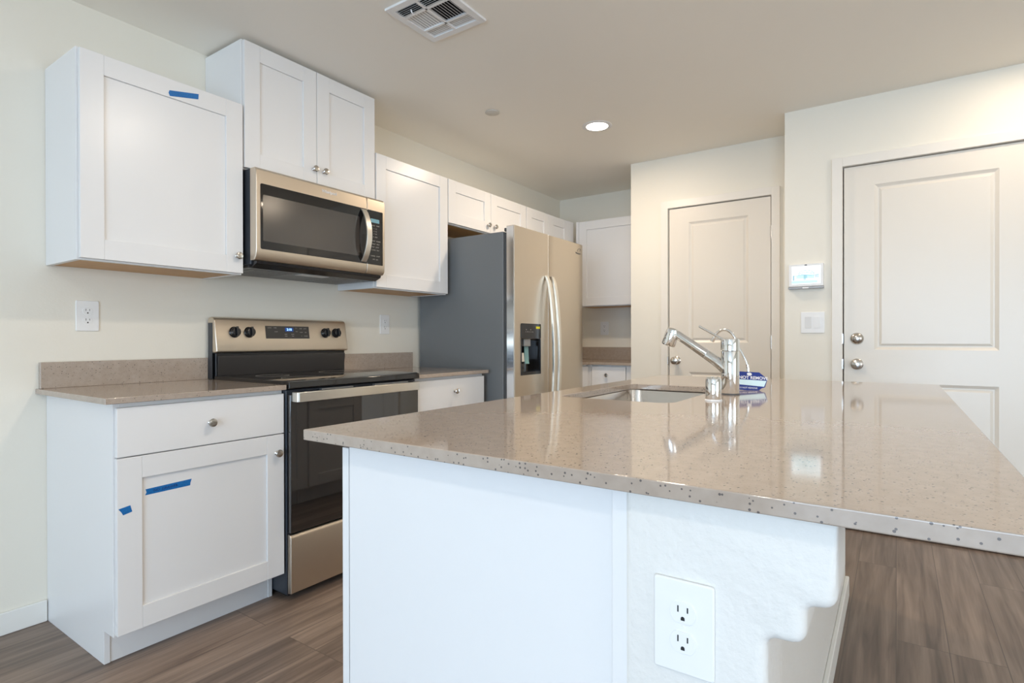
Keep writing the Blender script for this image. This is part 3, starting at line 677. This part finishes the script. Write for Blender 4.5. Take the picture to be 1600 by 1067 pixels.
# ------------------------------------------------------------------ blue tape
def tape(label, corners, y, loc):
    t = thing('masking_tape', label, 'tape', loc); mb = MB()
    A = [mb.bm.verts.new((x, y, z)) for x, z in corners]; B = [mb.bm.verts.new((x, y-.0005, z)) for x, z in corners]
    mb.bm.faces.new(A); mb.bm.faces.new(B[::-1])
    for i in range(len(corners)): j = (i+1) % len(corners); mb.bm.faces.new((A[i], A[j], B[j], B[i]))
    mb.build('strip', m_tape, t, smooth=0); return t
YB_, YU = WL-.605-.0225, WL-.305-.0225
tape('blue masking tape strip on the top rail of the left upper cabinet door', [(1.069, 2.077), (1.1825, 2.102), (1.181, 2.080), (1.071, 2.055), (1.066, 2.066)], YU-.0001, (1.125, YU, 2.078))
t = tape('longer blue tape strip with handwriting on the left base cabinet door panel', [(.858, .579), (1.0085, .584), (1.004, .572), (1.003, .5615), (.8565, .559), (.861, .568)], YB_+.0083, (.932, YB_+.0085, .572))
text('handwriting', 'NO  DRAWER', .0125, (.922, YB_+.0075, .5705), (1, 0, .03), (0, 0, 1), m_ink, t, .0002)
tape('short torn piece of blue tape on the left edge of the base cabinet door', [(.7745, .533), (.809, .5385), (.8145, .5165), (.788, .5105), (.783, .521)], YB_-.0001, (.794, YB_, .524))

# ------------------------------------------------------------------ outlets, switch, wall tablet
def outlet(label, loc, rz, w=.080, h=.123):
    t = thing('power_outlet', label, 'outlet', loc, rz, 'white duplex outlets')
    MB().prism(rrect(-w/2, w/2, -h/2, h/2, .004, 4), 'y', -.0055, 0).build('cover_plate', m_plastic, t, bevel=.0025, seg=3, local=True)
    for s in (.0195, -.0195):
        pts = []
        for k in range(40):
            a = 2*PI*k/40; x, z = .0172*math.cos(a), .0172*math.sin(a); pts.append((x, s + max(-.0140, min(.0140, z))))
        q = [pts[0]]
        for p in pts[1:]:
            if (Vector(p)-Vector(q[-1])).length > 1e-4: q.append(p)
        r = MB().prism(q, 'y', -.0068, -.0050).build('receptacle', m_plastic, t, bevel=.0004, local=True)
        mb = MB(); mb.box(-.0072, -.0054, -.0071, -.0060, s+.0005, s+.0090); mb.box(.0054, .0072, -.0071, -.0060, s+.0012, s+.0083)
        mb.prism([(.0026*math.cos(a*PI/8), s-.0072+.0026*math.sin(a*PI/8)) for a in range(9)] + [(-.0026, s-.0098), (.0026, s-.0098)], 'y', -.0071, -.0060)
        mb.build('slot', m_dark, r, local=True)
    MB().cyl((0, -.0050, 0), (0, -.0063, 0), .0028, n=14).build('screw', m_plastic, t, local=True)
    return t
o0 = outlet('white duplex outlet on the range wall above the left worktop', (.900, WL, 1.182), 0)
del o0['group']
dup(o0, (2.503, WL, 1.181), 0, 'white duplex outlet on the wall between the range and the refrigerator')
dup(o0, (XB, 2.236, 1.185), -PI/2, 'white outlet in the shade on the far wall right of the refrigerator')
dup(o0, (XF, .231, .704), -PI/2, 'large white duplex outlet on the textured half wall under the island top')
t = thing('light_switch', 'white double-gang rocker switch plate under the wall tablet', 'switch', (XR, .404, 1.180), -PI/2)
MB().prism(rrect(-.062, .062, -.062, .062, .004, 4), 'y', -.0055, 0).build('cover_plate', m_plastic, t, bevel=.0025, seg=3, local=True)
MB().prism(rrect(-.040, -.006, -.034, .034, .002, 3), 'y', -.0068, -.005).build('rocker', m_offplastic, t, bevel=.0005, local=True)
MB().prism([(-.005, -.034), (-.0075, -.034), (-.011, .034), (-.005, .034)], 'x', .006, .040).build('rocker', m_plastic, t, bevel=.0005, local=True)
t = thing('wall_tablet', 'white wall-mounted touchscreen panel between the two doors, screen lit', 'control panel', (XR, .438, 1.450), -PI/2)
MB().prism(rrect(-.091, .091, -.058, .074, .005, 4), 'y', -.020, 0).build('housing', m_plastic, t, bevel=.003, local=True)
MB().prism([(-.018, -.058), (-.030, -.062), (-.030, -.072), (0, -.072), (0, -.058)], 'x', -.092, .092).build('button_bar', m_graymetal, t, bevel=.001, local=True)
MB().box(-.016, .016, -.0315, -.0300, -.071, -.064).build('home_button', m_plastic, t, local=True)
MB().box(-.006, .006, -.0212, -.0198, .064, .069).build('camera_lens', m_dark, t, local=True)
sc = MB().box(-.073, .076, -.0212, -.0200, -.043, .060).build('screen', m_screen, t, local=True)
mb = MB()
def ln(pts, r=.0013): mb.tube([(x, -.0215, z) for x, z in pts], r, 6)
ln([(-.038, .012), (-.032, .026), (-.018, .034), (.010, .036), (.030, .030), (.044, .016)]); ln([(-.036, .014), (-.005, .026), (.044, .014)]); ln([(-.060, .004), (-.020, .010), (.030, .004), (.072, .010)])
for x in (-.066, -.062, -.008, -.002, .004, .052, .058, .064): ln([(x, -.022 + (.012 if x > 0 else 0)), (x, .008)], .0017)
mb.build('screen_drawing', m_scrline, sc, local=True)
mb = MB(); mb.prism([(-.052, -.012), (-.048, .006), (-.020, .012), (.034, .008), (.046, .004), (.046, -.012)], 'y', -.0214, -.0211); mb.box(-.073, .060, -.0214, -.0211, -.040, -.024)
mb.build('screen_scenery', m_scrpale, sc, local=True)

# ------------------------------------------------------------------ ceiling fittings
VX0, VX1, VY0, VY1 = 1.600, 1.896, 1.430, 1.728
t = thing('ceiling_vent', 'square white louvred air vent in the ceiling', 'vent', ((VX0+VX1)/2, (VY0+VY1)/2, ZC))
mb = MB(); f = .030; zc0 = ZC-.010
for b in ((VX0, VX1, VY0, VY0+f), (VX0, VX1, VY1-f, VY1), (VX0, VX0+f, VY0+f, VY1-f), (VX1-f, VX1, VY0+f, VY1-f)): mb.box(*b, zc0, ZC)
xm, ym = (VX0+VX1)/2, (VY0+VY1)/2; a0, a1 = VX0+f, VX1-f; b0, b1 = VY0+f, VY1-f; third = [a0, a0+.058, a1-.058, a1]
mb.box(a0, a1, ym-.006, ym+.006, zc0, ZC-.001)
for x in third[1:3]: mb.box(x-.006, x+.006, b0, b1, zc0, ZC-.001)
mb.build('vent_frame', m_vent, t, bevel=.0012)
MB().box(a0, a1, b0, b1, ZC-.0012, ZC-.0003).build('duct_opening', m_dark, t)
def louvre(x0, x1, y0, y1, along, n, tilt, drop=.0085, w=.40):
    mb = MB()
    for k in range(n):
        u = (k+.5)/n
        if along == 'y':
            x = x0+(x1-x0)*u; h = w*(x1-x0)/n
            mb.prism([(x-h, ZC-.0018 - (tilt > 0)*drop), (x+h, ZC-.0018 - (tilt < 0)*drop), (x+h, ZC-.0026 - (tilt < 0)*drop), (x-h, ZC-.0026 - (tilt > 0)*drop)], 'y', y0, y1)
        else:
            y = y0+(y1-y0)*u; h = w*(y1-y0)/n
            mb.prism([(y-h, ZC-.0018 - (tilt > 0)*drop), (y+h, ZC-.0018 - (tilt < 0)*drop), (y+h, ZC-.0026 - (tilt < 0)*drop), (y-h, ZC-.0026 - (tilt > 0)*drop)], 'x', x0, x1)
    mb.build('louver', m_vent, t, smooth=0)
for y0, y1 in ((b0, ym-.006), (ym+.006, b1)):
    louvre(third[0], third[1]-.006, y0, y1, 'y', 5, 1); louvre(third[2]+.006, third[3], y0, y1, 'y', 5, -1, .0012, .30)
louvre(third[1]+.006, third[2]-.006, b0, ym-.006, 'x', 8, 1); louvre(third[1]+.006, third[2]-.006, ym+.006, b1, 'x', 8, -1, .0012, .34)
MB().tube([(VX0+.055, VY1-.095, ZC-.008), (VX0+.060, VY1-.095, ZC-.018), (VX0+.072, VY1-.093, ZC-.020)], .003, 10).build('damper_lever', m_vent, t)
t = thing('sprinkler_cover', 'small flat round sprinkler cover in the ceiling', 'sprinkler', (2.688, 1.985, ZC))
MB().lathe([(0, 0), (.036, 0), (.043, -.003), (.043, -.006), (.040, -.0075), (0, -.008)], (2.688, 1.985, ZC), (0, 0, 1), 36).build('cover_disc', mat('sprinkler_paint', (.62, .60, .55), .5), t)
def downlight(x, y, label, power, color=WARM, r=.068):
    t = thing('recessed_light', label, 'ceiling light', (x, y, ZC))
    MB().lathe([(r, -.001), (r, -.004), (r+.020, -.004), (r+.026, -.001), (r+.026, 0), (r, 0)], (x, y, ZC), (0, 0, 1), 40, closed=False).build('trim_ring', m_vent, t)
    MB().lathe([(0, -.0022), (r, -.0022), (r, -.0006), (0, -.0006)], (x, y, ZC), (0, 0, 1), 40, closed=False).build('lens', m_lens, t)
    area('lamp_light', (x, y, ZC-.006), (0, 0, -1), 2*r, power, color, shape='DISK'); return t
downlight(3.244, 1.568, 'lit recessed ceiling light near the refrigerator', P_DOWN)
downlight(3.244, -.560, 'recessed ceiling light in front of the entry door, out of frame', P_DOWN*.34)
downlight(1.50, .80, 'added fill downlight over the island, out of frame', P_DOWN*1.0, (1, .87, .73))  # unseen lamp added here to brighten the island top
downlight(-.60, .46, 'recessed ceiling light above the viewer, out of frame', P_NEAR, (1, .92, .82))
